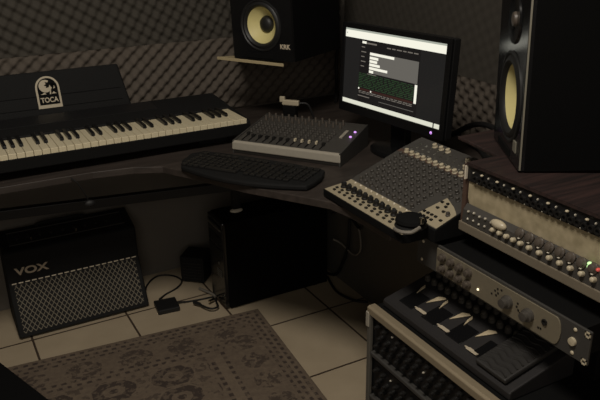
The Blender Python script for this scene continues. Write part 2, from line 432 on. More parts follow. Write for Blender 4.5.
# ------------------------------------------------------------------ black case with palm-tree emblem
cs = thing('instrument_case', 'flat black case with a cream palm tree emblem leaning behind the piano', 'case', (0.0, 2.435, DZ))
th = math.radians(17)
Rm = Matrix.Rotation(-th, 4, 'X')
MB().prism([(-0.55, 0), (0.665, 0), (0.624, 0.245), (-0.55, 0.245)], 'y', 0.0, 0.045).xf(Rm).build('case_body', 'vinyl', cs, bevel=0.006)
for hz in (0.07, 0.12, 0.16):
    MB().box(-0.5, 0.62, -0.0012, 0.0, hz, hz + 0.002).xf(Rm).build('seam', 'matte', cs)
def arch(w, h, n=14):
    r = w / 2
    return [(-r, 0), (r, 0)] + [(r * math.cos(PI * k / n), h - r + r * math.sin(PI * k / n)) for k in range(n + 1)]
EM = Rm @ Matrix.Translation((0.372, -0.0005, 0.119))
em = MB().prism(arch(0.079, 0.108), 'y', 0.0, -0.0015).xf(EM).build('emblem', 'sticker', cs)
in_ = arch(0.066, 0.090)
MB().prism([(a, b + 0.0115) for a, b in in_], 'y', -0.0015, -0.0022).xf(EM).build('emblem_field', 'matte', em)
mb = MB().prism([(-0.006 + 0.0215 * math.cos(2 * PI * k / 28), 0.0745 + 0.0215 * math.sin(2 * PI * k / 28)) for k in range(28)], 'y', -0.0022, -0.0028)
mb.xf(EM).build('moon', 'sticker', em)
mb = MB()                                   # palm trunk, small hills and glint, cream on black
mb.prism([(0.004, 0.046), (0.009, 0.046), (0.0105, 0.060), (0.0075, 0.062)], 'y', -0.0022, -0.0028)
mb.prism([(-0.026, 0.047), (-0.006, 0.047), (-0.012, 0.053)], 'y', -0.0022, -0.0028)
mb.prism([(0.011, 0.047), (0.027, 0.047), (0.018, 0.055)], 'y', -0.0022, -0.0028)
mb.prism([(0.019, 0.064), (0.0245, 0.066), (0.023, 0.074), (0.019, 0.072)], 'y', -0.0022, -0.0028)
mb.xf(EM).build('palm_trunk', 'sticker', em)
mb = MB()
for aa in (8, 50, 95, 140, 185, 222, 318, 350):
    t = math.radians(aa); L = 0.019
    cx, cz = 0.0085, 0.078
    tip = (cx + L * math.cos(t), cz + L * math.sin(t) * 0.8)
    nx, nz = -math.sin(t) * 0.0045, math.cos(t) * 0.0045
    mid = ((cx + tip[0]) / 2, (cz + tip[1]) / 2)
    mb.prism([(cx, cz), (mid[0] + nx, mid[1] + nz), tip, (mid[0] - nx, mid[1] - nz)], 'y', -0.0027, -0.0034)
mb.xf(EM).build('palm_crown', 'matte', em)
text_mesh('lettering', 'TOCA', 0.0235, 0.0004, 'sticker', em, EM @ frame((0, -0.0028, 0.0265), *STAND), 0.86, 0.0006)

# ------------------------------------------------------------------ studio speakers
def speaker(label, loc, rz, W=0.26, Dp=0.295, H=0.39, cw=0.12, cdx=0.0, cs=1.0):
    s = thing('studio_speaker', label, 'speaker', loc, rz, 'pair of studio speakers')
    # front at local y=0, cabinet behind; the baffle and the cabinet front have a round opening for the recessed woofer
    cx, cz, RH = W / 2 + cdx, cw, 0.084 * cs
    def holed(x0, x1, z0, z1, ya, yb, n=48):
        mb = MB(); vs = []
        for k in range(n):
            t = 2 * PI * (k + 0.5) / n; c, sn = math.cos(t), math.sin(t)
            lx = ((x1 - cx) if c > 0 else (x0 - cx)) / c if abs(c) > 1e-6 else 9
            lzz = ((z1 - cz) if sn > 0 else (z0 - cz)) / sn if abs(sn) > 1e-6 else 9
            L = min(lx, lzz); ox, oz = cx + c * L, cz + sn * L
            vs.append((cx + c * RH, cz + sn * RH)); vs.append((ox, oz))
        # snap the outer samples nearest each corner onto the corner
        for X, Z in ((x0, z0), (x1, z0), (x0, z1), (x1, z1)):
            b = min(range(n), key=lambda k: (vs[2 * k + 1][0] - X) ** 2 + (vs[2 * k + 1][1] - Z) ** 2); vs[2 * b + 1] = (X, Z)
        V = [(a, ya, b) for a, b in vs] + [(a, yb, b) for a, b in vs]; F = []; N = 2 * n
        for k in range(n):
            a0, b0, a1, b1 = 2 * k, 2 * k + 1, (2 * k + 2) % N, (2 * k + 3) % N
            F += [(a0, b0, b1, a1), (N + a0, N + a1, N + b1, N + b0), (a0, a1, N + a1, N + a0), (b0, N + b0, N + b1, b1)]
        return mb.add(V, F)
    mb = holed(0, W, 0, H, 0.0125, 0.062); mb.box(0, W, 0.062, Dp, 0, H); mb.build('cabinet', 'cab', s)
    b = holed(0.001, W - 0.001, 0.001, H - 0.001, 0.0, 0.0125).build('baffle', 'gloss', s)
    sur = MB().lathe([*[(r * cs, h) for r, h in ((0.099, -0.001), (0.099, 0.003), (0.094, 0.004), (0.090, 0.001), (0.085, 0.005), (0.079, 0.006), (0.073, 0.002), (0.070, -0.004), (0.083, -0.008))]], (cx, 0, cz), (0, -1, 0), 48)
    sur.f = sur.f[:-2]; sur.m = sur.m[:-2]
    sur = sur.build('surround', 'rubber', s, smooth=True)
    MB().lathe([(0.0005, -0.046), (0.027, -0.043), (0.073 * cs, -0.006), (0.071 * cs, -0.0035), (0.026, -0.039), (0.0005, -0.041)], (cx, 0, cz), (0, -1, 0), 48).build('cone', 'cone', sur, smooth=True, label='pale yellow woofer cone')
    MB().lathe([(0.028, -0.0395), (0.029, -0.036), (0.025, -0.026), (0.016, -0.020), (0.0, -0.018)], (cx, 0, cz), (0, -1, 0), 32).build('dust_cap', 'rubber', sur, smooth=True)
    tw = MB().lathe([(0.052, 0.0), (0.050, 0.004), (0.030, 0.0015), (0.017, 0.0005), (0.0, 0.0005)], (cx, 0, cz + 0.165), (0, -1, 0), 40).build('tweeter', 'gloss', s, smooth=True)
    MB().lathe([(0.0165, 0.0005), (0.014, 0.006), (0.007, 0.008), (0.0, 0.0085)], (cx, 0, cz + 0.165), (0, -1, 0), 24).build('dome', 'knob_brown', tw, smooth=True)
    MB().box(0.055, W - 0.085, -0.002, 0.001, 0.006, 0.022).build('port', 'matte', s, bevel=0.001)
    return s, b
spl, bl = speaker('black studio speaker with yellow cone standing on the small corner shelf', (0.996, 2.318, 0.9055), -64, cw=0.118, cs=0.88)
lean(spl, 2.0)
text_mesh('logo_text', 'KRK', 0.022, 0.0006, 'print', spl, frame((0.229, -0.001, 0.050), *STAND), 1.0, 0.0004)
spr, br = speaker('large black studio speaker at right edge, seen almost edge-on', (1.2005, 1.2205, 0.8545), -122.0, 0.256, cw=0.135, cdx=0.016)
lean(spr, 1.5)
MB().box(0.2535, 0.2572, 0.001, 0.0045, 0.003, 0.387).build('edge_highlight', 'edge', spr, label='thin pale painted highlight along the baffle edge')  # light catching the chamfer, built as a pale strip
MB().box(0.20, 0.225, -0.002, 0.001, 0.030, 0.055).build('logo_plate', 'edge', spr, bevel=0.001)

# corner shelf under the left speaker
sh = thing('corner_shelf', 'pale wooden shelf under the left speaker, fixed in the room corner', 'shelf', (0, 0, 0.893))
MB().prism([(0.956, 2.385), (1.095, 2.128), (1.298, 2.545), (1.10, 2.545), (1.03, 2.365)], 'z', 0.0, 0.0105).build('shelf_board', 'shelfwood', sh, bevel=0.001)
MB().tube([(1.27, 2.30, -0.004), (1.30, 2.33, 0.004), (1.33, 2.40, 0.004), (1.34, 2.50, 0.0)], 0.004).build('bracket', 'grey_panel', sh, smooth=True)

# ------------------------------------------------------------------ monitor
mo = thing('computer_monitor', 'black widescreen monitor showing a dark web page, standing in the desk corner', 'monitor', (1.2445, 1.724, DZ + 0.001), -84.5)
lean(mo, 0.3)
tl = math.radians(3.5)
MW, MH = 0.486, 0.285
MT = Matrix.Translation((0, -0.001, 0.106)) @ Matrix.Rotation(-tl, 4, 'X')
mb = MB().prism([(-MW / 2, 0), (MW / 2, 0), (MW / 2, MH), (-MW / 2, MH)], 'y', 0.004, 0.032)
mb.prism([(-MW / 2 + 0.05, 0.04), (MW / 2 - 0.05, 0.04), (MW / 2 - 0.07, MH - 0.05), (-MW / 2 + 0.07, MH - 0.05)], 'y', 0.032, 0.06)
mb.xf(MT).build('back_shell', 'black', mo, bevel=0.004)
SX0, SX1, SZ0, SZ1 = -0.2285, 0.2245, 0.029, 0.269
mb = MB()
for a in ((-MW / 2, MW / 2, 0, SZ0), (-MW / 2, MW / 2, SZ1, MH), (-MW / 2, SX0, SZ0, SZ1), (SX1, MW / 2, SZ0, SZ1)):
    mb.box(a[0], a[1], -0.004, 0.004, a[2], a[3])
mb.xf(MT).build('bezel', 'bezel', mo, bevel=0.001)
mats = ['s_page', 's_col', 's_white', 's_task', 's_tool', 's_grey', 's_green', 's_text', 's_red', 'bezel']
mb = MB(); mb.box(SX0, SX1, 0.0005, 0.0035, SZ0, SZ1, 0)
layer = [0.0]
def quad(u0, u1, v0, v1, mi, dy=0.0002):
    W = SX1 - SX0; Hh = SZ1 - SZ0
    y = 0.0005 - dy
    mb.add([(SX0 + u0 * W, y, SZ1 - v1 * Hh), (SX0 + u1 * W, y, SZ1 - v1 * Hh), (SX0 + u1 * W, y, SZ1 - v0 * Hh), (SX0 + u0 * W, y, SZ1 - v0 * Hh)], [(0, 1, 2, 3)], mi)
quad(0, 1, 0.0, 0.025, 4); quad(0, 1, 0.025, 0.118, 2); quad(0.012, 0.022, 0.055, 0.075, 4, 0.0004)
quad(0.17, 0.775, 0.125, 0.945, 1)
quad(0.19, 0.235, 0.14, 0.17, 2, 0.0004); quad(0.24, 0.345, 0.15, 0.17, 7, 0.0004)
x = 0.45
while x < 0.74:
    w = random.uniform(0.03, 0.06); quad(x, x + w, 0.168, 0.182, 7, 0.0004); x += w + 0.012
for r in range(5): quad(0.185, 0.185 + random.uniform(0.035, 0.07), 0.21 + r * 0.062, 0.222 + r * 0.062, 7, 0.0004)
quad(0.277, 0.765, 0.265, 0.535, 5, 0.0004)
for v, u in ((0.270, 0.53), (0.322, 0.37), (0.366, 0.36), (0.410, 0.39), (0.455, 0.47), (0.500, 0.325)):
    quad(0.280, u, v, v + 0.033, 2, 0.0006)
quad(0.26, 0.36, 0.548, 0.556, 7, 0.0004)
for r in range(9):
    x = 0.172
    while x < 0.735:
        w = random.uniform(0.02, 0.085); quad(x, min(x + w, 0.74), 0.558 + r * 0.022, 0.567 + r * 0.022, 6, 0.0004); x += w + 0.012
quad(0.172, 0.735, 0.757, 0.785, 8, 0.0004)
quad(0.172, 0.185, 0.755, 0.775, 2, 0.0006); quad(0.305, 0.318, 0.765, 0.785, 2, 0.0006)
for v in (0.792, 0.812):
    x = 0.18
    while x < 0.74:
        w = random.uniform(0.02, 0.06); quad(x, min(x + w, 0.74), v, v + 0.010, 7, 0.0004); x += w + 0.01
quad(0.172, 0.30, 0.855, 0.866, 7, 0.0004); quad(0.4, 0.75, 0.875, 0.882, 5, 0.0004)
quad(0.745, 0.768, 0.545, 0.775, 2, 0.0006)
quad(0, 0.935, 0.945, 1.0, 3, 0.0006); quad(0.945, 1.0, 0.945, 1.0, 3, 0.0006)
mb.xf(MT).build('screen', mats, mo)
led = MB().lathe([(0.0042, 0), (0.0042, 0.001), (0.0026, 0.001), (0.0026, 0)], MT @ Vector((0.195, -0.004, 0.014)), (0, -1, 0.0), 20).build('power_button', 'led_purple', mo)
MB().box(-0.035, 0.035, 0.045, 0.072, 0.012, 0.22).build('stand_neck', 'gloss', mo, bevel=0.004)
mb = MB().lathe([(0.114, 0), (0.114, 0.008), (0.10, 0.013), (0.0, 0.016)], (0, 0, 0), (0, 0, 1), 40)
mb.xf(Matrix.Translation((0, 0.06, 0)) @ Matrix.Diagonal((1, 0.74, 1, 1))).build('stand_base', 'gloss', mo, smooth=True)

# ------------------------------------------------------------------ knob helper
def knob(name, material, parent, r, h, taper=0.8, n=14, pointer=None):
    o = MB().lathe([(r, 0), (r, h * 0.25), (r * taper, h * 0.35), (r * taper, h * 0.93), (r * taper * 0.8, h), (0, h)], n=n).build(name, material, parent, smooth=True)
    return o

# ------------------------------------------------------------------ small mixer in the corner (left one)
ml = thing('audio_mixer', 'compact grey mixer with silver front edge, left of the monitor behind the computer keyboard', 'mixer', (0.842, 2.009, DZ), -54)
LW, LD = 0.376, 0.24
def lz(y): return 0.042 + (y / LD) * 0.030
MB().prism([(0, 0.008), (0.004, 0.0), (LD, 0.0), (LD, lz(LD)), (0.004, lz(0) - 0.002)], 'x', 0.004, LW - 0.004).build('chassis', 'dark_panel', ml, bevel=0.002)
MB().prism([(-0.006, 0.014), (-0.004, 0.039), (0.006, lz(0.006) + 0.001), (0.006, 0.012)], 'x', 0, LW).build('front_rail', 'silver', ml, bevel=0.003, label='silver front rail')
for x0, x1 in ((0.0, 0.005), (LW - 0.005, LW)):
    MB().prism([(-0.003, 0.0), (LD, 0.0), (LD, lz(LD) + 0.002), (-0.003, lz(0) + 0.001)], 'x', x0, x1).build('side_cheek', 'ear', ml, bevel=0.001)
SL = math.atan(0.030 / LD)
def on_l(x, y, dz=0): return (x, y, lz(y) + dz)
k0 = knob('knob', 'knob_grey', ml, 0.0055, 0.013); k0.location = on_l(0.026, 0.08); first = True
chx = [0.026 + i * 0.0248 for i in range(12)]
for yy in (0.080, 0.098, 0.116, 0.134, 0.152):
    for i, x in enumerate(chx):
        if first: first = False; continue
        if yy > 0.15 and i > 8: continue
        inst(k0, ml, on_l(x, yy), (SL, 0, 0))
kt = knob('trim_knob', 'knob_brown', ml, 0.0045, 0.018); kt.location = on_l(chx[0], 0.185)
for yy in (0.185, 0.212):
    for i, x in enumerate(chx):
        if i == 0 and yy == 0.185: continue
        inst(kt, ml, on_l(x, yy), (SL, 0, 0))
fs = MB().box(-0.0012, 0.0012, 0, 0.05, -0.001, 0.0006).build('fader_slot', 'matte', ml); fs.location = on_l(chx[0], 0.016); fs.rotation_euler = (SL, 0, 0)
fc = MB().prism([(-0.006, 0), (-0.004, 0.009), (0, 0.007), (0.004, 0.009), (0.006, 0)], 'x', -0.004, 0.004).build('fader_cap', 'knob', ml); fc.location = on_l(chx[0], 0.06)
fcl = MB().prism([(-0.006, 0), (-0.004, 0.009), (0, 0.007), (0.004, 0.009), (0.006, 0)], 'x', -0.003, 0.003).build('fader_cap', 'pearl', ml, label='ivory fader cap'); fcl.location = on_l(chx[7], 0.052)
for i, x in enumerate(chx[1:], 1):
    inst(fs, ml, on_l(x, 0.016), (SL, 0, 0))
    if i in (8, 9, 10): inst(fcl, ml, on_l(x, 0.050), (SL, 0, 0))
    elif i != 7: inst(fc, ml, on_l(x, 0.055 + 0.008 * ((i * 3) % 3 - 1)), (SL, 0, 0))
MB().prism([(0.11, lz(0.11)), (0.17, lz(0.17)), (0.17, lz(0.17) + 0.003), (0.11, lz(0.11) + 0.003)], 'x', 0.325, 0.335).build('level_meter', 'silver', ml)
for yy in (0.165, 0.125):
    MB().ell(on_l(0.358, yy, 0.002), (0.0045, 0.0045, 0.003)).build('indicator_light', 'led_purple', ml, smooth=True, label='glowing violet light')

# small pale plug lying on the back of that mixer
pg = thing('cable_plug', 'small pale plug sticking up behind the compact mixer', 'plug', (1.160, 2.200, DZ), -50)
MB().box(-0.035, 0.03, -0.008, 0.008, 0.075, 0.095).build('plug_body', 'pearl', pg, bevel=0.004)
MB().box(-0.045, -0.025, -0.006, 0.006, 0.085, 0.106).build('plug_tip', 'pearl', pg, bevel=0.003)
MB().tube([(0.03, 0, 0.085), (0.06, 0.01, 0.08), (0.08, 0.02, 0.03), (0.10, 0.03, 0.004)], 0.004).build('lead', 'cable', pg, smooth=True)
MB().box(-0.03, 0.02, -0.012, 0.012, 0.0, 0.0755).build('plug_base', 'matte', pg)

# ------------------------------------------------------------------ computer keyboard
kb = thing('computer_keyboard', 'black curved computer keyboard on the desk in front of the compact mixer', 'keyboard', (0.640, 1.925, DZ), -55)
KW = 0.42
def kb_outline(n=12):
    pts = []
    for k in range(n + 1):
        t = k / n; x = KW * t
        pts.append((x, -0.008 - 0.042 * math.sin(PI * t)))
    pts += [(KW + 0.006, 0.03), (KW + 0.006, 0.08), (KW - 0.01, 0.135), (KW * 0.75, 0.150), (KW / 2, 0.155), (KW * 0.25, 0.158), (-0.02, 0.150), (-0.045, 0.11), (-0.030, 0.04)]
    return pts
MB().prism(kb_outline(), 'z', 0.002, 0.018).build('keyboard_body', 'vinyl', kb, bevel=0.005)
for sx in (0.05, KW - 0.05):
    MB().box(sx - 0.02, sx + 0.02, 0.11, 0.125, 0.0, 0.003).build('foot', 'matte', kb)
ky = MB().prism([(-0.0085, -0.0085), (0.0085, -0.0085), (0.0085, 0.0085), (-0.0085, 0.0085)], 'z', 0, 0.007).build('key', 'knob', kb, bevel=0.002)
fk = True
for r in range(6):
    for c in range(19):
        if r == 0 and c in (4, 5, 6, 7, 8, 9, 17, 18): continue
        if c in (15,) and r in (2,): continue
        if r == 5 and c in (1, 6, 11, 15): continue
        q = (0.006 + c * 0.0215, 0.004 + r * 0.0218 + (0.004 if r == 5 else 0), 0.0175)
        if fk: ky.location = q; fk = False
        else: inst(ky, kb, q)
MB().box(0.083, 0.188, -0.0045, 0.0125, 0.0175, 0.0245).build('space_bar', 'knob', kb, bevel=0.002)

# ------------------------------------------------------------------ large mixer on the right arm of the desk
mr = thing('audio_mixer', 'large mixer with beige front strip and rows of dark knobs, right of the keyboard', 'mixer', (0.893, 1.520, DZ), -90)
RW = 0.354
def rz_(y):
    if y < 0.075: return 0.024 + y / 0.075 * 0.008
    if y < 0.245: return 0.032 + (y - 0.075) / 0.17 * 0.063
    return 0.095 + (y - 0.245) * 0.30
prof = [(0.07, 0.0), (0.07, 0.0315), (0.075, 0.032), (0.245, 0.095), (0.325, 0.119), (0.33, 0.11), (0.33, 0.0)]
MB().prism(prof, 'x', 0, 0.382).prism([(0.0, 0.004), (0.0, 0.024), (0.07, 0.0315), (0.07, 0.0), (0.02, 0.0)], 'x', 0, RW).build('chassis', 'matte', mr, bevel=0.002)
def plate(name, material, x0, x1, y0, y1, h=0.0012, **k):
    return MB().prism([(y0, rz_(y0) - 0.0005), (y1, rz_(y1) - 0.0005), (y1, rz_(y1) + h), (y0, rz_(y0) + h)], 'x', x0, x1).build(name, material, mr, **k)
plate('front_strip', 'beige', 0.004, RW - 0.004, 0.002, 0.0745, label='beige front strip')
plate('channel_panel', 'dark_panel', 0.003, 0.379, 0.0755, 0.240, 0.0006)
plate('socket_panel', 'dark_panel', 0.003, 0.379, 0.252, 0.323, 0.0006)
kf = 0.063 / 0.17
MB().prism([(0.290, 0.077), (0.379, 0.077), (0.379, 0.135), (0.352, 0.150), (0.308, 0.166)], 'z', 0, 0.0012).xf(Matrix(((1, 0, 0, 0), (0, 1, 0, 0), (0, kf, 1, 0.032 - 0.075 * kf + 0.0006), (0, 0, 0, 1)))).build('master_plate', 'beige', mr, label='beige master section')
plate('led_strip', 'beige', 0.004, 0.285, 0.0745, 0.086)
plate('rear_strip', 'brown', 0.004, RW - 0.004, 0.2385, 0.252)
chx = [0.036 + i * 0.0252 for i in range(10)]
kk = knob('knob', 'knob_grey', mr, 0.0062, 0.012); fk = True
for r in range(8):
    for i in range((10, 10, 10, 10, 13, 13, 13, 13)[r]):
        x = 0.036 + i * 0.0252
        if x > RW - 0.012: continue
        y = 0.098 + r * 0.0188
        q = (x, y, rz_(y))
        if fk: kk.location = q; fk = False
        else: inst(kk, mr, q, (0.35, 0, 0))
pe = knob('ivory_knob', 'pearl', mr, 0.0078, 0.011); pe.location = (chx[0], 0.247, rz_(0.247))
for i in range(1, 11):
    inst(pe, mr, (0.036 + i * 0.0252, 0.247, rz_(0.247)), (0.3, 0, 0))
for x, y in ((0.085, 0.306), (0.112, 0.306), (0.139, 0.306), (0.225, 0.300), (0.245, 0.275)):
    inst(pe, mr, (x, y, rz_(y)), (0.3, 0, 0))
jk = MB().lathe([(0.006, 0), (0.006, 0.003), (0.003, 0.003), (0.003, 0.0005), (0, 0.0005)], n=14).build('jack_socket', 'chrome', mr, smooth=True); fk = True
for r in range(3):
    for i in range(11):
        q = (0.036 + i * 0.0252 + (0.006 if r % 2 else 0), 0.262 + r * 0.016, rz_(0.262 + r * 0.016))
        if fk: jk.location = q; jk.rotation_euler = (0.3, 0, 0); jk.scale = (.6, .6, .6); fk = False
        else: o = inst(jk, mr, q, (0.3, 0, 0))
bt = MB().box(-0.0036, 0.0036, -0.003, 0.003, 0, 0.004).build('button', 'knob', mr); fk = True
for i in range(12):
    for y, o_ in ((0.017, 0.0), (0.029, -0.006)):
        q = (0.03 + i * 0.0252 + o_, y, rz_(y) + 0.001)
        if fk: bt.location = q; fk = False
        else: inst(bt, mr, q)
for i in range(10): inst(bt, mr, (chx[i] - 0.004, 0.064, rz_(0.064) + 0.001))
for r in range(2):
    for c in range(4): inst(bt, mr, (0.302 + c * 0.014, 0.090 + r * 0.013, rz_(0.090 + r * 0.013) + 0.001))
for x, y in ((0.320, 0.128), (0.335, 0.140), (0.345, 0.125), (0.312, 0.148), (0.330, 0.150), (0.366, 0.100)): inst(bt, mr, (x, y, rz_(y) + 0.001))
bgk = knob('channel_knob', 'knob', mr, 0.0095, 0.014); bgk.location = (chx[0] - 0.004, 0.046, rz_(0.046) + 0.001)
for i in range(1, 11): inst(bgk, mr, (0.032 + i * 0.0252, 0.046, rz_(0.046) + 0.001))
lp = MB().ell((0, 0, 0.002), (0.0032, 0.0032, 0.0035), 12, 8).build('channel_light', 'white', mr, smooth=True); lp.location = (chx[0], 0.080, rz_(0.08) + 0.001)
for i in range(1, 10): inst(lp, mr, (chx[i], 0.080, rz_(0.08) + 0.001))
mk = knob('master_knob', 'knob_grey', mr, 0.006, 0.010); mk.location = (0.364, 0.122, rz_(0.122) + 0.001)

# headphone resting on the front right corner of that mixer
hp = thing('headphones', 'black headphone lying on the front right corner of the large mixer', 'headphones', (0.930, 1.172, 0.6925), -90)
MB().lathe([(0.020, 0.0), (0.034, 0.003), (0.037, 0.009), (0.034, 0.016), (0.024, 0.021), (0, 0.022)], (-0.012, 0, 0.006), (0, 0, 1), 28).build('ear_cup', 'matte', hp, smooth=True)
MB().lathe([(0.034, 0.0), (0.038, 0.004), (0.034, 0.009)], (-0.012, 0, 0.0), (0, 0, 1), 28).build('ear_pad', 'vinyl', hp, smooth=True)
MB().box(0.02, 0.03, -0.004, 0.006, 0.02, 0.036).build('hinge', 'chrome', hp, bevel=0.002)
MB().tube([(-0.020, -0.040, 0.000), (0.000, -0.046, 0.004), (0.018, -0.042, 0.006), (0.030, -0.028, 0.008), (0.026, -0.004, 0.012)], 0.0045).build('headband', 'cable_grey', hp, smooth=True)

# ------------------------------------------------------------------ equipment cabinet at right
RX = 1.03; RY = 1.117
rc = thing('equipment_cabinet', 'dark wooden cabinet at right edge holding the patchbay, with the large speaker on top', 'cabinet', (RX, RY, 0), -90)
CWd = 0.62
mb = MB().prism([(0, -0.004), (CWd, -0.004), (CWd, 0.50), (-0.165, 0.50), (-0.165, 0.11), (-0.0, 0.085)], 'z', 0.8445, 0.8525)
mb.build('top_board', 'shelf_top', rc, bevel=0.002)
MB().box(0, CWd, -0.006, -0.003, 0.8455, 0.853).build('edge_strip', 'shelf_top', rc)
MB().box(-0.012, 0.0, 0.0, 0.47, 0.69, 0.8445).build('side_panel', 'brown', rc)
MB().box(CWd, CWd + 0.012, 0.0, 0.47, 0.69, 0.8445).build('side_panel', 'brown', rc)
MB().box(-0.005, CWd, -0.012, 0.47, 0.690, 0.712).build('front_board', 'lip', rc, bevel=0.002, label='taupe front board')
MB().box(-0.012, 0.008, 0.25, 0.47, 0.0, 0.69).build('leg_panel', 'matte', rc)
MB().box(CWd - 0.02, CWd, 0.25, 0.47, 0.0, 0.69).build('leg_panel', 'matte', rc)
MB().box(0, CWd, 0.46, 0.47, 0.712, 0.8445).build('back_panel', 'matte', rc)

pb = thing('patchbay', 'black patchbay with a row of chrome jacks directly under the dark shelf top', 'patchbay', (RX, RY, 0.8085), -90)
MB().box(0.003, 0.56, 0.004, 0.16, 0.0, 0.0355).build('chassis', 'matte', pb)
MB().box(0.003, 0.56, -0.001, 0.004, 0.0, 0.0355).build('faceplate', 'black', pb, bevel=0.001)
MB().box(-0.001, 0.0025, -0.009, -0.001, 0.004, 0.036).build('end_bracket', 'white', pb, bevel=0.001, label='bright metal end bracket')  # chrome piece; white colour stands in for its bright reflection
jb = MB().lathe([(0.0075, 0), (0.0075, 0.006), (0.0045, 0.006), (0.0045, 0.001), (0, 0.001)], (0, 0, 0), (0, -1, 0), 16).build('jack_socket', 'knob', pb, smooth=True)
jc = MB().ell((0, -0.004, 0), (0.0038, 0.004, 0.0026), 12, 8).build('jack_glint', 'pearl', pb, smooth=True)  # pale blobs standing in for chrome glints on the jacks
js = MB().ell((0, -0.002, 0), (0.0022, 0.003, 0.0022), 10, 6).build('screw', 'silver', pb, smooth=True)
f3 = True
for i in range(11):
    x = 0.030 + i * 0.0465
    if i == 0: jb.location = (x, -0.001, 0.012); jc.location = (x + 0.021, -0.002, 0.027); js.location = (x - 0.008, -0.001, 0.024)
    else: inst(jb, pb, (x, -0.001, 0.012)); inst(jc, pb, (x + 0.021, -0.002, 0.027)); inst(js, pb, (x - 0.008, -0.001, 0.024))
    inst(jb, pb, (x + 0.0155, -0.001, 0.011)); inst(jb, pb, (x + 0.031, -0.001, 0.012))
    inst(js, pb, (x + 0.0385, -0.001, 0.025)); inst(js, pb, (x + 0.0075, -0.001, 0.004)); inst(js, pb, (x + 0.027, -0.001, 0.0035))

pr = thing('rack_processor', 'mottled beige rack processor with ivory knobs along its lower edge, below the patchbay', 'audio processor', (RX, RY, 0.712), -90)
MB().box(0.003, 0.56, 0.008, 0.30, 0.0, 0.0955).build('chassis', 'matte', pr)
MB().prism([(0.007, 0.046), (0.012, 0.036), (0.56, 0.036), (0.56, 0.096), (0.003, 0.096), (0.003, 0.055)], 'y', 0.003, 0.009).build('front_panel', 'mottled', pr, bevel=0.001, label='mottled beige front panel')
MB().prism([(0.003, 0.0), (-0.010, 0.0), (-0.008, 0.030), (0.003, 0.043)], 'x', 0.003, 0.56).build('knob_panel', 'dark_panel', pr, bevel=0.001)
kw = MB().lathe([(0.0055, 0), (0.0055, 0.006), (0.0048, 0.009), (0.002, 0.011), (0, 0.0112)], (0, 0, 0), (0, -1, 0.25), 14).build('ivory_knob', 'pearl', pr, smooth=True)
kd = MB().lathe([(0.0115, 0), (0.0112, 0.003), (0.009, 0.005), (0.0075, 0.009), (0.004, 0.0105), (0, 0.0105)], (0, 0, 0), (0, -1, 0.3), 16).build('dial', 'knob_brown', pr, smooth=True)
kglint = MB().ell((0, -0.002, 0), (0.0034, 0.003, 0.0018), 12, 8).build('dial_glint', 'silver', pr, smooth=True)  # pale bead painted in as the glint below each dial
xs = [RY - y for y in (1.012, 0.992, 0.972, 0.952, 0.932, 0.908, 0.881, 0.855, 0.829, 0.803, 0.777, 0.750, 0.724, 0.698)]
for i, x in enumerate(xs):
    if i == 0: kw.location = (x, -0.009, 0.017)
    else: inst(kw, pr, (x, -0.009, 0.017))
for i in range(11):
    x = RY - 0.915 + i * 0.0262 - 0.0262
    if i == 0: kd.location = (x, -0.006, 0.036); kglint.location = (x + 0.004, -0.012, 0.028)
    else: inst(kd, pr, (x, -0.006, 0.036)); inst(kglint, pr, (x + 0.004, -0.012, 0.028))
MB().ell((RY - 1.0, -0.010, 0.034), (0.022, 0.010, 0.010)).build('handle_knob', 'pearl', pr, smooth=True, label='large ivory oval knob')
sw = MB().ell((0, 0, 0), (0.0032, 0.004, 0.0032), 10, 6).build('switch', 'silver', pr, smooth=True); fk = True
for i in range(5):
    for z in (0.012, 0.030):
        q = (0.022 + i * 0.018, -0.009, z + (0.002 if i % 2 else 0))
        if fk: sw.location = q; fk = False
        else: inst(sw, pr, q)
for z in (0.047, 0.0405):
    MB().ell((RY - 0.766, -0.008, z - 0.004), (0.0042, 0.005, 0.0035), 12, 8).build('indicator_light', 'led_green', pr, smooth=True, label='green light')
MB().ell((RY - 0.746, -0.008, 0.039), (0.004, 0.005, 0.0035), 12, 8).build('indicator_light', 'led_red', pr, smooth=True, label='red light')

# ------------------------------------------------------------------ audio interface
IF = thing('audio_interface', 'audio interface with champagne faceplate and eight small knobs, above the pedalboard', 'audio interface', (0.980, 1.192, 0.578), -90)
IW, IH = 0.484, 0.072
MB().box(0.02, IW - 0.02, 0.006, 0.285, 0.004, IH - 0.004).build('chassis', 'matte', IF, bevel=0.001)
MB().box(-0.026, IW, 0, 0.006, 0, IH).build('rack_face', 'ear', IF, bevel=0.0015)
n = 10
poly = [(0.050, 0.006), (0.405, 0.006)]
for k in range(n + 1):
    t = -PI / 2 + PI * k / n
    poly.append((0.405 + 0.014 * math.cos(t), 0.036 + 0.030 * math.sin(t)))
poly += [(0.050, 0.066)]
MB().prism(poly, 'y', 0.0, -0.003).build('faceplate', 'face', IF, bevel=0.001, label='champagne faceplate')
gk = MB().lathe([(0.0102, 0), (0.0095, 0.006), (0.0072, 0.007), (0.0066, 0.013), (0, 0.014)], (0, 0, 0), (0, -1, 0), 18).build('gain_knob', 'knob_brown', IF, smooth=True); fk = True
for r in range(2):
    for c in range(4):
        q = (0.074 + c * 0.029, -0.003, 0.051 - r * 0.028)
        if fk: gk.location = q; fk = False
        else: inst(gk, IF, q)
vk = MB().lathe([(0.0145, 0), (0.0138, 0.008), (0.0105, 0.010), (0.0098, 0.019), (0, 0.020)], (0, 0, 0), (0, -1, 0), 20).build('volume_knob', 'knob_grey', IF, smooth=True); vk.location = (0.281, -0.003, 0.037)
inst(vk, IF, (0.339, -0.003, 0.036))
MB().ell((0.193, -0.003, 0.024), (0.003, 0.003, 0.003), 12, 8).build('indicator_light', 'led_white', IF, smooth=True, label='bright warm light')
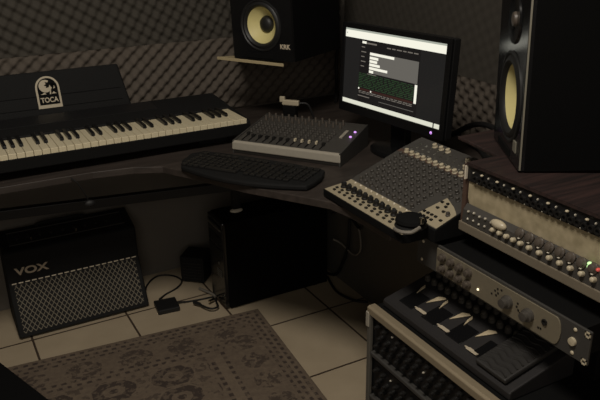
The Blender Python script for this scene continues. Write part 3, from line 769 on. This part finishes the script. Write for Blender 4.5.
MB().lathe([(0.0065, 0), (0.0065, 0.003), (0.004, 0.003), (0.004, 0.0005), (0, 0.0005)], (0.380, -0.003, 0.041), (0, -1, 0), 16).build('headphone_jack', 'knob', IF, smooth=True)
tk = MB().box(-0.0022, 0.0022, -0.0006, 0.0, -0.0022, 0.0022).build('printed_mark', 'knob', IF); fk = True
for x, z in ((0.243, 0.045), (0.250, 0.052), (0.252, 0.043), (0.247, 0.036), (0.308, 0.046), (0.306, 0.038), (0.311, 0.032), (0.316, 0.028), (0.366, 0.021), (0.372, 0.022), (0.261, 0.054), (0.234, 0.034)):
    if fk: tk.location = (x, -0.003, z); fk = False
    else: inst(tk, IF, (x, -0.003, z))
sc = MB().ell((0, 0, 0), (0.0042, 0.003, 0.0042), 12, 8).build('rack_screw', 'pearl', IF, smooth=True); fk = True
for x, z in ((-0.004, 0.060), (-0.006, 0.012), (0.449, 0.060), (0.449, 0.010)):
    if fk: sc.location = (x, 0.0, z); fk = False
    else: inst(sc, IF, (x, 0.0, z))
MB().lathe([(0.0085, 0), (0.008, 0.005), (0, 0.006)], (0.447, 0, 0.034), (0, -1, 0), 18).build('power_button', 'pearl', IF, smooth=True)
for z in (0.064, 0.006):
    mb = MB()
    for a in ((0.471, 0.4835, z - 0.006, z - 0.003), (0.471, 0.4835, z + 0.003, z + 0.006), (0.471, 0.4735, z - 0.006, z + 0.006), (0.481, 0.4835, z - 0.006, z + 0.006)): mb.box(a[0], a[1], -0.0015, 0.0002, a[2], a[3])
    mb.build('rack_slot', 'pearl', IF)

# ------------------------------------------------------------------ equipment case on the floor at front right
ec = thing('equipment_case', 'black equipment case with beige metal rim standing on the floor, front right', 'equipment case', (0.893, 1.290, 0), -90)
EW, ED, EZ = 0.56, 0.345, 0.43
MB().box(0, 0.012, 0.006, ED, 0.0, EZ).build('side_panel', 'matte', ec)
MB().box(EW - 0.012, EW, 0.006, ED, 0.0, EZ).build('side_panel', 'matte', ec)
MB().box(0.012, EW - 0.012, ED - 0.012, ED, 0.0, EZ).build('back_panel', 'matte', ec)
MB().box(0.0, EW, 0.02, ED, EZ, EZ + 0.006).build('top_panel', 'matte', ec)
MB().box(0.012, EW - 0.012, 0.02, ED - 0.012, 0.0, 0.012).build('bottom_panel', 'matte', ec)
MB().prism([(-0.004, EZ - 0.012), (-0.004, EZ + 0.006), (0.002, EZ + 0.010), (0.020, EZ + 0.010), (0.022, EZ - 0.004), (0.010, EZ - 0.014)], 'x', -0.004, EW).build('rim', 'alu', ec, bevel=0.002, label='beige metal rim')
MB().box(-0.004, 0.010, -0.003, 0.012, 0.0, EZ - 0.014).build('corner_strip', 'grey_panel', ec, bevel=0.002, label='grey metal corner strip')
MB().box(EW - 0.010, EW + 0.004, -0.003, 0.012, 0.0, EZ - 0.014).build('corner_strip', 'grey_panel', ec, bevel=0.002)
MB().box(-0.007, 0.006, -0.006, 0.014, EZ - 0.05, EZ - 0.006).build('corner_plate', 'silver', ec, bevel=0.002, label='pale corner plate')

def rack_unit(label, z0, h, rows, rim):
    u = thing('rack_unit', label, 'rack unit', (0.893, 1.290, z0), -90, 'rack units in the rimmed case')
    MB().box(0.0125, EW - 0.0125, 0.016, 0.26, 0.0, h).build('chassis', 'matte', u)
    MB().box(0.0125, EW - 0.0125, 0.010, 0.016, 0.0, h).build('faceplate', 'black', u)
    if rim: MB().box(0.0125, EW - 0.0125, -0.004, 0.012, 0.0, 0.012).build('front_lip', 'ear', u, bevel=0.003, label='grey front lip')
    kn = MB().lathe([(0.0072, 0), (0.007, 0.008), (0.005, 0.009), (0.0045, 0.016), (0, 0.017)], (0, 0, 0), (0, -1, 0), 14).build('knob', 'knob', u, smooth=True)
    kc = MB().ell((0, 0, 0), (0.003, 0.004, 0.003), 10, 6).build('switch', 'silver', u, smooth=True)
    f1 = f2 = True
    for r in range(rows):
        z = h - 0.018 - r * 0.027
        for c in range(18):
            x = 0.035 + c * 0.0283 + (0.012 if r % 2 else 0)
            if x > EW - 0.03: continue
            if (c * 7 + r * 5) % 11 == 3:
                if f2: kc.location = (x, 0.008, z); f2 = False
                else: inst(kc, u, (x, 0.008, z))
            elif f1: kn.location = (x, 0.010, z); f1 = False
            else: inst(kn, u, (x, 0.010, z))
    return u
rack_unit('black rack unit with rows of dark knobs, upper one inside the rimmed case', 0.300, 0.112, 3, True)
rack_unit('black rack unit with dark knobs, lower one inside the rimmed case', 0.165, 0.118, 3, True)
MB().box(0.0125, EW - 0.0125, 0.02, 0.26, 0.283, 0.2995).build('inner_shelf', 'matte', ec)
MB().box(0.0125, EW - 0.0125, 0.02, 0.26, 0.150, 0.1645).build('inner_shelf', 'matte', ec)
MB().box(0.0125, EW - 0.0125, 0.02, 0.26, 0.0125, 0.150).build('lower_drawer', 'matte', ec)

MB().box(-0.035, 0.325, 0.10, 0.20, 0.437, 0.5818).build('support_block', 'matte', rc, bevel=0.003)

# ------------------------------------------------------------------ pedalboard
pd = thing('effects_pedalboard', 'black multi-effects pedalboard with sand chevrons and treaded pedal, on the rimmed case', 'pedalboard', (0.925, 1.276, 0.4365), -90)
PW, PD = 0.445, 0.185
def pz(y): return 0.022 + y * 0.24
prof = [(0.0, 0.003), (0.004, 0.0), (PD, 0.0), (PD, pz(PD)), (0.135, pz(0.135)), (0.004, pz(0.004)), (0.0, 0.018)]
MB().prism(prof, 'x', 0, PW).build('housing', 'pedal', pd, bevel=0.003)
PA = math.atan(0.24)
def PT(x, y, dz=0.0): return Matrix.Translation((x, y, pz(y) + dz)) @ Matrix.Rotation(PA, 4, 'X')
CP = 0.0885
apx = [0.062 + i * CP for i in range(4)]
pad0 = MB().box(-0.026, 0.026, 0.0, 0.060, -0.004, 0.0015).build('foot_switch', 'gloss', pd, bevel=0.002)
for i, x in enumerate(apx):
    m = PT(x, 0.022)
    if i == 0: pad = pad0
    else: pad = inst(pad0, pd, (0, 0, 0))
    pad.location = m.to_translation(); pad.rotation_euler = (PA, 0, 0)
a0 = MB().prism([(0.0, 0.0), (0.004, 0.037), (0.019, 0.046), (0.026, 0.044), (0.018, 0.030)], 'z', 0, 0.003).build('chevron', 'chevron', pd, bevel=0.001, label='sand coloured chevron arm')
a1 = MB().prism([(0.030, 0.046), (0.038, 0.039), (0.041, 0.008), (0.032, 0.029)], 'z', 0, 0.003).build('chevron', 'chevron', pd, bevel=0.001, label='sand coloured chevron arm')
f0 = f1 = True
for i in range(4):
    q = PT(0.0952 - 0.0881 + 0.0881 * i, 0.0605, 0.0012).to_translation()
    if i > 0:
        c = a0 if f0 else inst(a0, pd, (0, 0, 0)); f0 = False
        c.location = q; c.rotation_euler = (PA, 0, 0)
    if i < 3:
        c = a1 if f1 else inst(a1, pd, (0, 0, 0)); f1 = False
        c.location = q; c.rotation_euler = (PA, 0, 0)
lb = MB().prism([(-0.019, -0.007), (0.013, -0.007), (0.013, -0.003), (0.022, -0.0015), (0.022, 0.002), (0.013, 0.003), (0.013, 0.007), (-0.019, 0.007)], 'z', 0, 0.0015).build('switch_label', 'print', pd, label='white switch label')
LBL = [0.110, 0.1985, 0.300]
for i, x in enumerate(LBL):
    c = lb if i == 0 else inst(lb, pd, (0, 0, 0))
    c.location = PT(x, (0.0343, 0.0313, 0.027)[i], 0.0015).to_translation(); c.rotation_euler = (PA, 0, PI)
pk = MB().lathe([(0.009, 0), (0.0085, 0.008), (0.0065, 0.009), (0.006, 0.015), (0, 0.016)], n=14).build('knob', 'knob_grey', pd, smooth=True); fk = True
for r in range(2):
    for c_ in range(13):
        m = PT(0.022 + c_ * 0.026 + (0.010 if r else 0), 0.125 + r * 0.028)
        if fk: pk.location = m.to_translation(); pk.rotation_euler = (PA, 0, 0); fk = False
        else: inst(pk, pd, m.to_translation(), (PA, 0, 0))
# expression pedal
ep = MB().box(0.336, 0.426, 0.006, 0.160, 0.004, 0.016).xf(PT(0, 0, 0)).build('expression_pedal', 'tread', pd, bevel=0.004)
for k in range(9):
    y = 0.014 + k * 0.016
    MB().tube([(0.341, y, 0.0165), (0.361, y + 0.006, 0.0165), (0.381, y, 0.0165), (0.401, y + 0.006, 0.0165), (0.421, y, 0.0165)], 0.0026, 6, smooth=4).xf(PT(0, 0, 0)).build('tread_rib', 'tread', ep, smooth=True)

# ------------------------------------------------------------------ guitar amplifier
am = thing('guitar_amplifier', 'black guitar combo amplifier with diamond-mesh grille, on the tiles under the desk', 'amplifier', (0.131, 2.322, 0), 0)
AW = 0.468
prof = [(0.0, 0.008), (0.085, 0.186), (0.090, 0.296), (0.098, 0.302), (0.222, 0.336), (0.225, 0.33), (0.225, 0.008)]
MB().prism(prof, 'x', 0, AW).build('cabinet', 'vinyl', am, bevel=0.006, seg=3)
for x in (0.03, AW - 0.06):
    for y in (0.02, 0.18): MB().box(x, x + 0.03, y, y + 0.025, 0.0, 0.0085).build('foot', 'matte', am)
ga = math.atan2(0.178, 0.085)
GT = Matrix.Translation((0, 0.0, 0.008)) @ Matrix.Rotation(ga, 4, 'X')     # local x,y in the grille plane, z outward
def gt(y): return y
GL = math.hypot(0.085, 0.178)
MB().box(0.016, AW - 0.016, 0.014, GL - 0.006, -0.002, 0.0012).xf(GT).build('grille_cloth', 'cloth', am)
mb = MB()
x0, x1, y0, y1 = 0.018, AW - 0.018, 0.016, GL - 0.010
st = 0.0172; w = 0.00125
def clip(cx, sgn):
    # line x = cx + sgn*(y-y0)*0.72 within the box
    pts = []
    k = 0.72 * sgn
    ya, yb = y0, y1
    if k > 0:
        ya = max(y0, y0 + (x0 - cx) / k); yb = min(y1, y0 + (x1 - cx) / k)
    else:
        ya = max(y0, y0 + (x1 - cx) / k); yb = min(y1, y0 + (x0 - cx) / k)
    if yb - ya < 0.002: return None
    return (cx + k * (ya - y0), ya), (cx + k * (yb - y0), yb)
for sgn in (1, -1):
    c = x0 - 0.2
    while c < x1 + 0.2:
        r = clip(c, sgn)
        if r:
            a, b = Vector((r[0][0], r[0][1], 0)), Vector((r[1][0], r[1][1], 0))
            nn = Vector((-(b - a).y, (b - a).x, 0)).normalized() * w
            zt = 0.0026 if sgn > 0 else 0.0022
            mb.add([a + nn + Vector((0, 0, .0012)), b + nn + Vector((0, 0, .0012)), b + Vector((0, 0, zt)), a + Vector((0, 0, zt)), a - nn + Vector((0, 0, .0012)), b - nn + Vector((0, 0, .0012))], [(0, 3, 2, 1), (3, 4, 5, 2)])
        c += st
gm = mb.xf(GT).build('grille_mesh', 'wire', am, label='silver diamond grille mesh')
pp = MB().box(-0.0078, 0.0078, -0.002, 0.002, 0, 0.003).build('piping_dash', 'print', am); N = 20
for i in range(N):
    q = GT @ Vector((0.020 + i * (AW - 0.04) / (N - 1), GL - 0.004, 0.0005))
    if i == 0: pp.location = q; pp.rotation_euler = (ga, 0, 0)
    else: inst(pp, am, q, (ga, 0, 0))
text_mesh('logo_text', 'VOX', 0.037, 0.003, 'logo', am, frame((0.085, 0.086, 0.224), (1, 0, 0), (0, 0.045, 1), (0, -1, 0.045)), 1.4, 0.0010)
TA = math.atan2(0.034, 0.124)
TT = Matrix.Translation((0, 0.098, 0.302)) @ Matrix.Rotation(TA, 4, 'X')
MB().box(0.03, AW - 0.03, 0.026, 0.100, -0.001, 0.0015).xf(TT).build('control_panel', 'black', am)
MB().box(0.03, AW - 0.03, 0.026, 0.028, 0.0015, 0.004).xf(TT).build('panel_edge', 'dark_panel', am)
MB().box(0.03, AW - 0.03, 0.098, 0.100, 0.0015, 0.004).xf(TT).build('panel_edge', 'dark_panel', am)
ak = MB().lathe([(0.009, 0), (0.008, 0.010), (0, 0.011)], n=14).build('knob', 'knob', am, smooth=True); fk = True
for i in range(9):
    m = TT @ Matrix.Translation((0.06 + i * 0.040, 0.06, 0.001))
    if fk: ak.location = m.to_translation(); ak.rotation_euler = (TA, 0, 0); fk = False
    else: inst(ak, am, m.to_translation(), (TA, 0, 0))
for x in (0.105, 0.262):
    MB().cyl((0, 0, 0), (0, 0.002, 0.014), 0.003, 0.002, 10).xf(TT @ Matrix.Translation((x, 0.035, 0.001))).build('toggle_switch', 'chrome', am, smooth=True, label='chrome toggle switch')
mb = MB().tube([(0.14, 0.112, 0.0), (0.15, 0.112, 0.012), (0.29, 0.112, 0.012), (0.30, 0.112, 0.0)], 0.006, 8, smooth=5); mb.xf(TT).build('carry_handle', 'vinyl', am, smooth=True)

# ------------------------------------------------------------------ under-desk rail
rl = thing('support_rail', 'black rail with a short upright, running under the desk above the amplifier', 'rail', (0, 0, 0))
a = Vector((-0.62, 2.43, 0.492)); b = Vector((0.932, 2.225, 0.462))
dv = (b - a).normalized(); sd = Vector((-dv.y, dv.x, 0)).normalized() * 0.014
mb = MB(); up = Vector((0, 0, 0.0165))
vs = [a - sd - up, b - sd - up, b + sd - up, a + sd - up, a - sd + up, b - sd + up, b + sd + up, a + sd + up]
mb.add(vs, [(0, 3, 2, 1), (4, 5, 6, 7), (0, 1, 5, 4), (1, 2, 6, 5), (2, 3, 7, 6), (3, 0, 4, 7)])
mb.build('crossbar', 'black', rl, bevel=0.002)
MB().box(b.x - 0.014, b.x + 0.014, b.y - 0.013, b.y + 0.013, 0.372, 0.468).build('upright', 'black', rl, bevel=0.001)
MB().box(a.x - 0.014, a.x + 0.014, a.y - 0.013, a.y + 0.013, 0.0, 0.46).build('upright', 'black', rl, bevel=0.001)
MB().ell((b.x, b.y - 0.003, 0.3640), (0.026, 0.016, 0.0085), 20, 10).build('foot_cap', 'white', rl, smooth=True, label='white plastic foot cap')

# ------------------------------------------------------------------ PC tower
tw = thing('computer_tower', 'slim black computer tower standing on the tiles under the desk', 'computer', (0.843, 2.148, 0), 0.0)
TL, TWd, TH = 0.437, 0.150, 0.355
MB().box(0.016, TL, 0, TWd, 0.006, TH).build('case', 'cab', tw, bevel=0.003)
for x in (0.04, TL - 0.06):
    for y in (0.01, TWd - 0.03): MB().box(x, x + 0.02, y, y + 0.02, 0, 0.0065).build('foot', 'rubber', tw)
fb = MB().prism([(0.004, 0.008), (TWd - 0.004, 0.008), (TWd - 0.004, TH - 0.002), (0.004, TH - 0.002)], 'x', 0.0, 0.017).build('front_bezel', 'gloss', tw, bevel=0.005)
MB().tube([(-0.001, 0.016, TH - 0.035), (-0.006, 0.03, TH - 0.030), (-0.007, 0.075, TH - 0.028), (-0.006, 0.12, TH - 0.026), (-0.001, 0.138, TH - 0.024)], 0.003, 8).build('handle_trim', 'grey_panel', fb, smooth=True)
MB().box(-0.002, 0.001, 0.015, 0.137, 0.25, 0.29).build('drive_cover', 'black', fb, bevel=0.002)
MB().box(-0.002, 0.001, 0.015, 0.137, 0.20, 0.24).build('drive_cover', 'black', fb, bevel=0.002)
mb = MB()
for k in range(4): mb.box(-0.0025, 0.0, 0.03, 0.07, 0.15 - k * 0.008, 0.153 - k * 0.008)
mb.build('vent', 'grey_panel', fb)
MB().cyl((-0.002, 0.052, 0.178), (0.002, 0.052, 0.178), 0.006, n=16).build('power_button', 'grey_panel', fb, smooth=True)

# small black box on the floor behind the tower
bx = thing('subwoofer', 'small black box on the floor between amplifier and computer tower', 'speaker box', (0.772, 2.452, 0), -42)
MB().box(0, 0.10, 0, 0.10, 0.006, 0.116).build('box_body', 'vinyl', bx, bevel=0.004)
for x in (0.01, 0.07):
    for y in (0.01, 0.07): MB().box(x, x + 0.02, y, y + 0.02, 0, 0.007).build('foot', 'rubber', bx)
mb = MB()
for k in range(6): mb.box(0.012, 0.088, -0.002, 0.0, 0.022 + k * 0.013, 0.025 + k * 0.013)
mb.build('front_slats', 'black', bx)

# power brick + cables on the floor
pbk = thing('power_adapter', 'flat black power adapter lying on the tiles right of the amplifier', 'power adapter', (0.608, 2.245, 0), -6)
MB().box(0, 0.083, 0, 0.085, 0, 0.020).build('adapter_body', 'black', pbk, bevel=0.004)
tag(MB().tube([(0.697, 2.285, 0.012), (0.74, 2.282, 0.004), (0.80, 2.272, 0.004), (0.838, 2.268, 0.004)], 0.0035).build('power_cable', 'cable', smooth=True), 'thin black cable running from the flat adapter to the computer tower', 'cable')
tag(MB().tube([(0.600, 2.40, 0.006), (0.64, 2.49, 0.004), (0.70, 2.545, 0.004), (0.755, 2.52, 0.004), (0.775, 2.46, 0.004), (0.74, 2.41, 0.004), (0.68, 2.38, 0.004), (0.645, 2.345, 0.010)], 0.0035).build('power_cable', 'cable', smooth=True), 'black cable lying in a loop on the tiles behind the flat adapter', 'cable')
ac = thing('audio_cable', 'black cable with metal plugs lying on the rug edge before the tower', 'cable', (0, 0, 0.003))
MB().tube([(0.762, 2.226, 0.012), (0.772, 2.19, 0.014), (0.79, 2.165, 0.014), (0.815, 2.17, 0.014), (0.825, 2.21, 0.012), (0.836, 2.24, 0.008)], 0.004).build('lead', 'cable', ac, smooth=True)
MB().cyl((0.800, 2.222, 0.013), (0.826, 2.232, 0.013), 0.006, 0.005, 12).build('plug', 'chrome', ac, smooth=True)
MB().cyl((0.750, 2.248, 0.012), (0.764, 2.222, 0.012), 0.008, 0.006, 12).build('plug', 'knob', ac, smooth=True)
tag(MB().tube([(0.812, 2.355, 0.006), (0.822, 2.325, 0.008), (0.838, 2.285, 0.008), (0.842, 2.262, 0.006)], 0.005).build('network_cable', 'cable_grey', smooth=True), 'short grey cable on the tiles beside the small black box', 'cable')

# cables behind the tower
def cab(label, pts, r, m): return tag(MB().tube(pts, r).build('cable', m, smooth=True), label, 'cable', 'loose cables')
cab('grey cable curling out behind the computer tower below the large mixer', [(1.292, 2.125, 0.20), (1.315, 2.10, 0.185), (1.325, 2.03, 0.165), (1.322, 1.98, 0.20), (1.318, 1.97, 0.25), (1.322, 1.99, 0.29)], 0.004, 'cable_grey')
cab('black cable looping behind the computer tower towards the desk underside', [(1.295, 2.14, 0.30), (1.32, 2.10, 0.33), (1.325, 2.04, 0.31), (1.325, 1.99, 0.29), (1.322, 1.97, 0.32), (1.325, 2.0, 0.36), (1.325, 2.06, 0.40), (1.32, 2.12, 0.50), (1.325, 2.2, 0.6375)], 0.006, 'cable')
cab('black cable hanging behind the computer tower down to the tiles', [(1.325, 2.06, 0.30), (1.322, 2.06, 0.20), (1.322, 2.10, 0.10), (1.325, 2.16, 0.02), (1.31, 2.24, 0.006)], 0.006, 'cable')
cab('dark cord lying on the tiles between tower and desk panel', [(1.30, 2.18, 0.006), (1.27, 2.06, 0.006), (1.29, 1.97, 0.006), (1.33, 1.93, 0.006)], 0.005, 'cable')
cab('black cable coiled on the desk between the monitor and the tall speaker', [(1.50, 1.77, 0.669), (1.52, 1.723, 0.694), (1.535, 1.664, 0.732), (1.54, 1.60, 0.747), (1.53, 1.53, 0.738), (1.50, 1.48, 0.70), (1.48, 1.52, 0.669), (1.52, 1.60, 0.669), (1.54, 1.68, 0.672)], 0.009, 'cable')
cab('black cable hanging down the wall left of the monitor', [(1.545, 2.50, 0.893), (1.545, 2.52, 0.80), (1.53, 2.49, 0.72), (1.47, 2.40, 0.668)], 0.007, 'cable')
hc = thing('hanging_cord', 'thin black cord with a round switch hanging from the desk edge above the amplifier', 'cord', (0, 0, 0))
MB().tube([(0.335, 2.05, 0.655), (0.352, 2.047, 0.635), (0.368, 2.05, 0.60), (0.378, 2.055, 0.572)], 0.002).build('cord', 'cable', hc, smooth=True)
MB().ell((0.381, 2.055, 0.562), (0.017, 0.010, 0.012)).build('switch', 'cable', hc, smooth=True)

# ------------------------------------------------------------------ rug
RWd, RL = 1.9, 1.5
rg = MB().prism([(0, 0), (RWd, 0), (RWd, RL), (0, RL)], 'z', 0.0, 0.008).build('rug', rug_material(RWd, RL), bevel=0.003)
tag(rg, 'worn patterned woven rug with dark medallions on the tiled floor', 'rug')
# local x runs to the right edge, local y toward the camera: mirror by rotating and placing
ang = math.radians(-4.8)
rg.data.transform(Matrix(((1, 0, 0, 0), (0, -1, 0, 0), (0, 0, 1, 0), (0, 0, 0, 1)))); rg.data.flip_normals()
ex = Vector((math.cos(ang), math.sin(ang)))
rg.location = (0.945 - ex.x * RWd, 2.094 - ex.y * RWd, 0.0005); rg.rotation_euler = (0, 0, ang)

# dark low box at the bottom-left corner
lo = thing('storage_box', 'plain black box on the rug at the bottom left corner of the photo', 'box', (0.052, 2.10, 0.009), -70)
MB().box(-0.02, 0.60, -0.5, 0.0, 0.0, 0.048).build('box_body', 'matte', lo, bevel=0.006)
MB().box(-0.025, 0.605, -0.505, 0.005, 0.040, 0.056).build('lid', 'matte', lo, bevel=0.004)

# ------------------------------------------------------------------ light
def area(name, loc, target, size, power, color):
    l = bpy.data.lights.new(name, 'AREA'); l.shape = 'DISK'; l.size = size; l.energy = power; l.color = color
    o = bpy.data.objects.new(name, l); COL.objects.link(o); o.location = loc
    o.rotation_euler = (Vector(target) - Vector(loc)).to_track_quat('-Z', 'Y').to_euler()
    return o
area('ceiling_lamp_light', (0.12, 0.72, 2.40), (0.55, 1.5, 0.3), 0.5, 23.5, (1.0, 0.925, 0.82))
area('fill_light', (-0.5, -1.2, 1.45), (0.8, 2.0, 0.5), 1.6, 8.5, (1.0, 0.925, 0.82))  # unseen fill added behind the camera, not a modelled opening

w = bpy.data.worlds.new('World'); SC.world = w; w.use_nodes = True
w.node_tree.nodes['Background'].inputs['Color'].default_value = (0.01, 0.009, 0.008, 1)

# ------------------------------------------------------------------ camera
pitch, roll, yaw = math.radians(21.60), math.radians(-0.925), math.radians(28.387)
f = Vector((math.sin(yaw) * math.cos(pitch), math.cos(yaw) * math.cos(pitch), -math.sin(pitch)))
r0 = Vector((math.cos(yaw), -math.sin(yaw), 0)); u0 = r0.cross(f)
R = math.cos(roll) * r0 + math.sin(roll) * u0; U = -math.sin(roll) * r0 + math.cos(roll) * u0
cd = bpy.data.cameras.new('camera'); cd.sensor_width = 36; cd.lens = 36 * 700 / 600; cd.clip_start = 0.02
co = bpy.data.objects.new('camera', cd); COL.objects.link(co)
co.matrix_world = frame((0, 0, 1.35), R, U, -f)
SC.camera = co
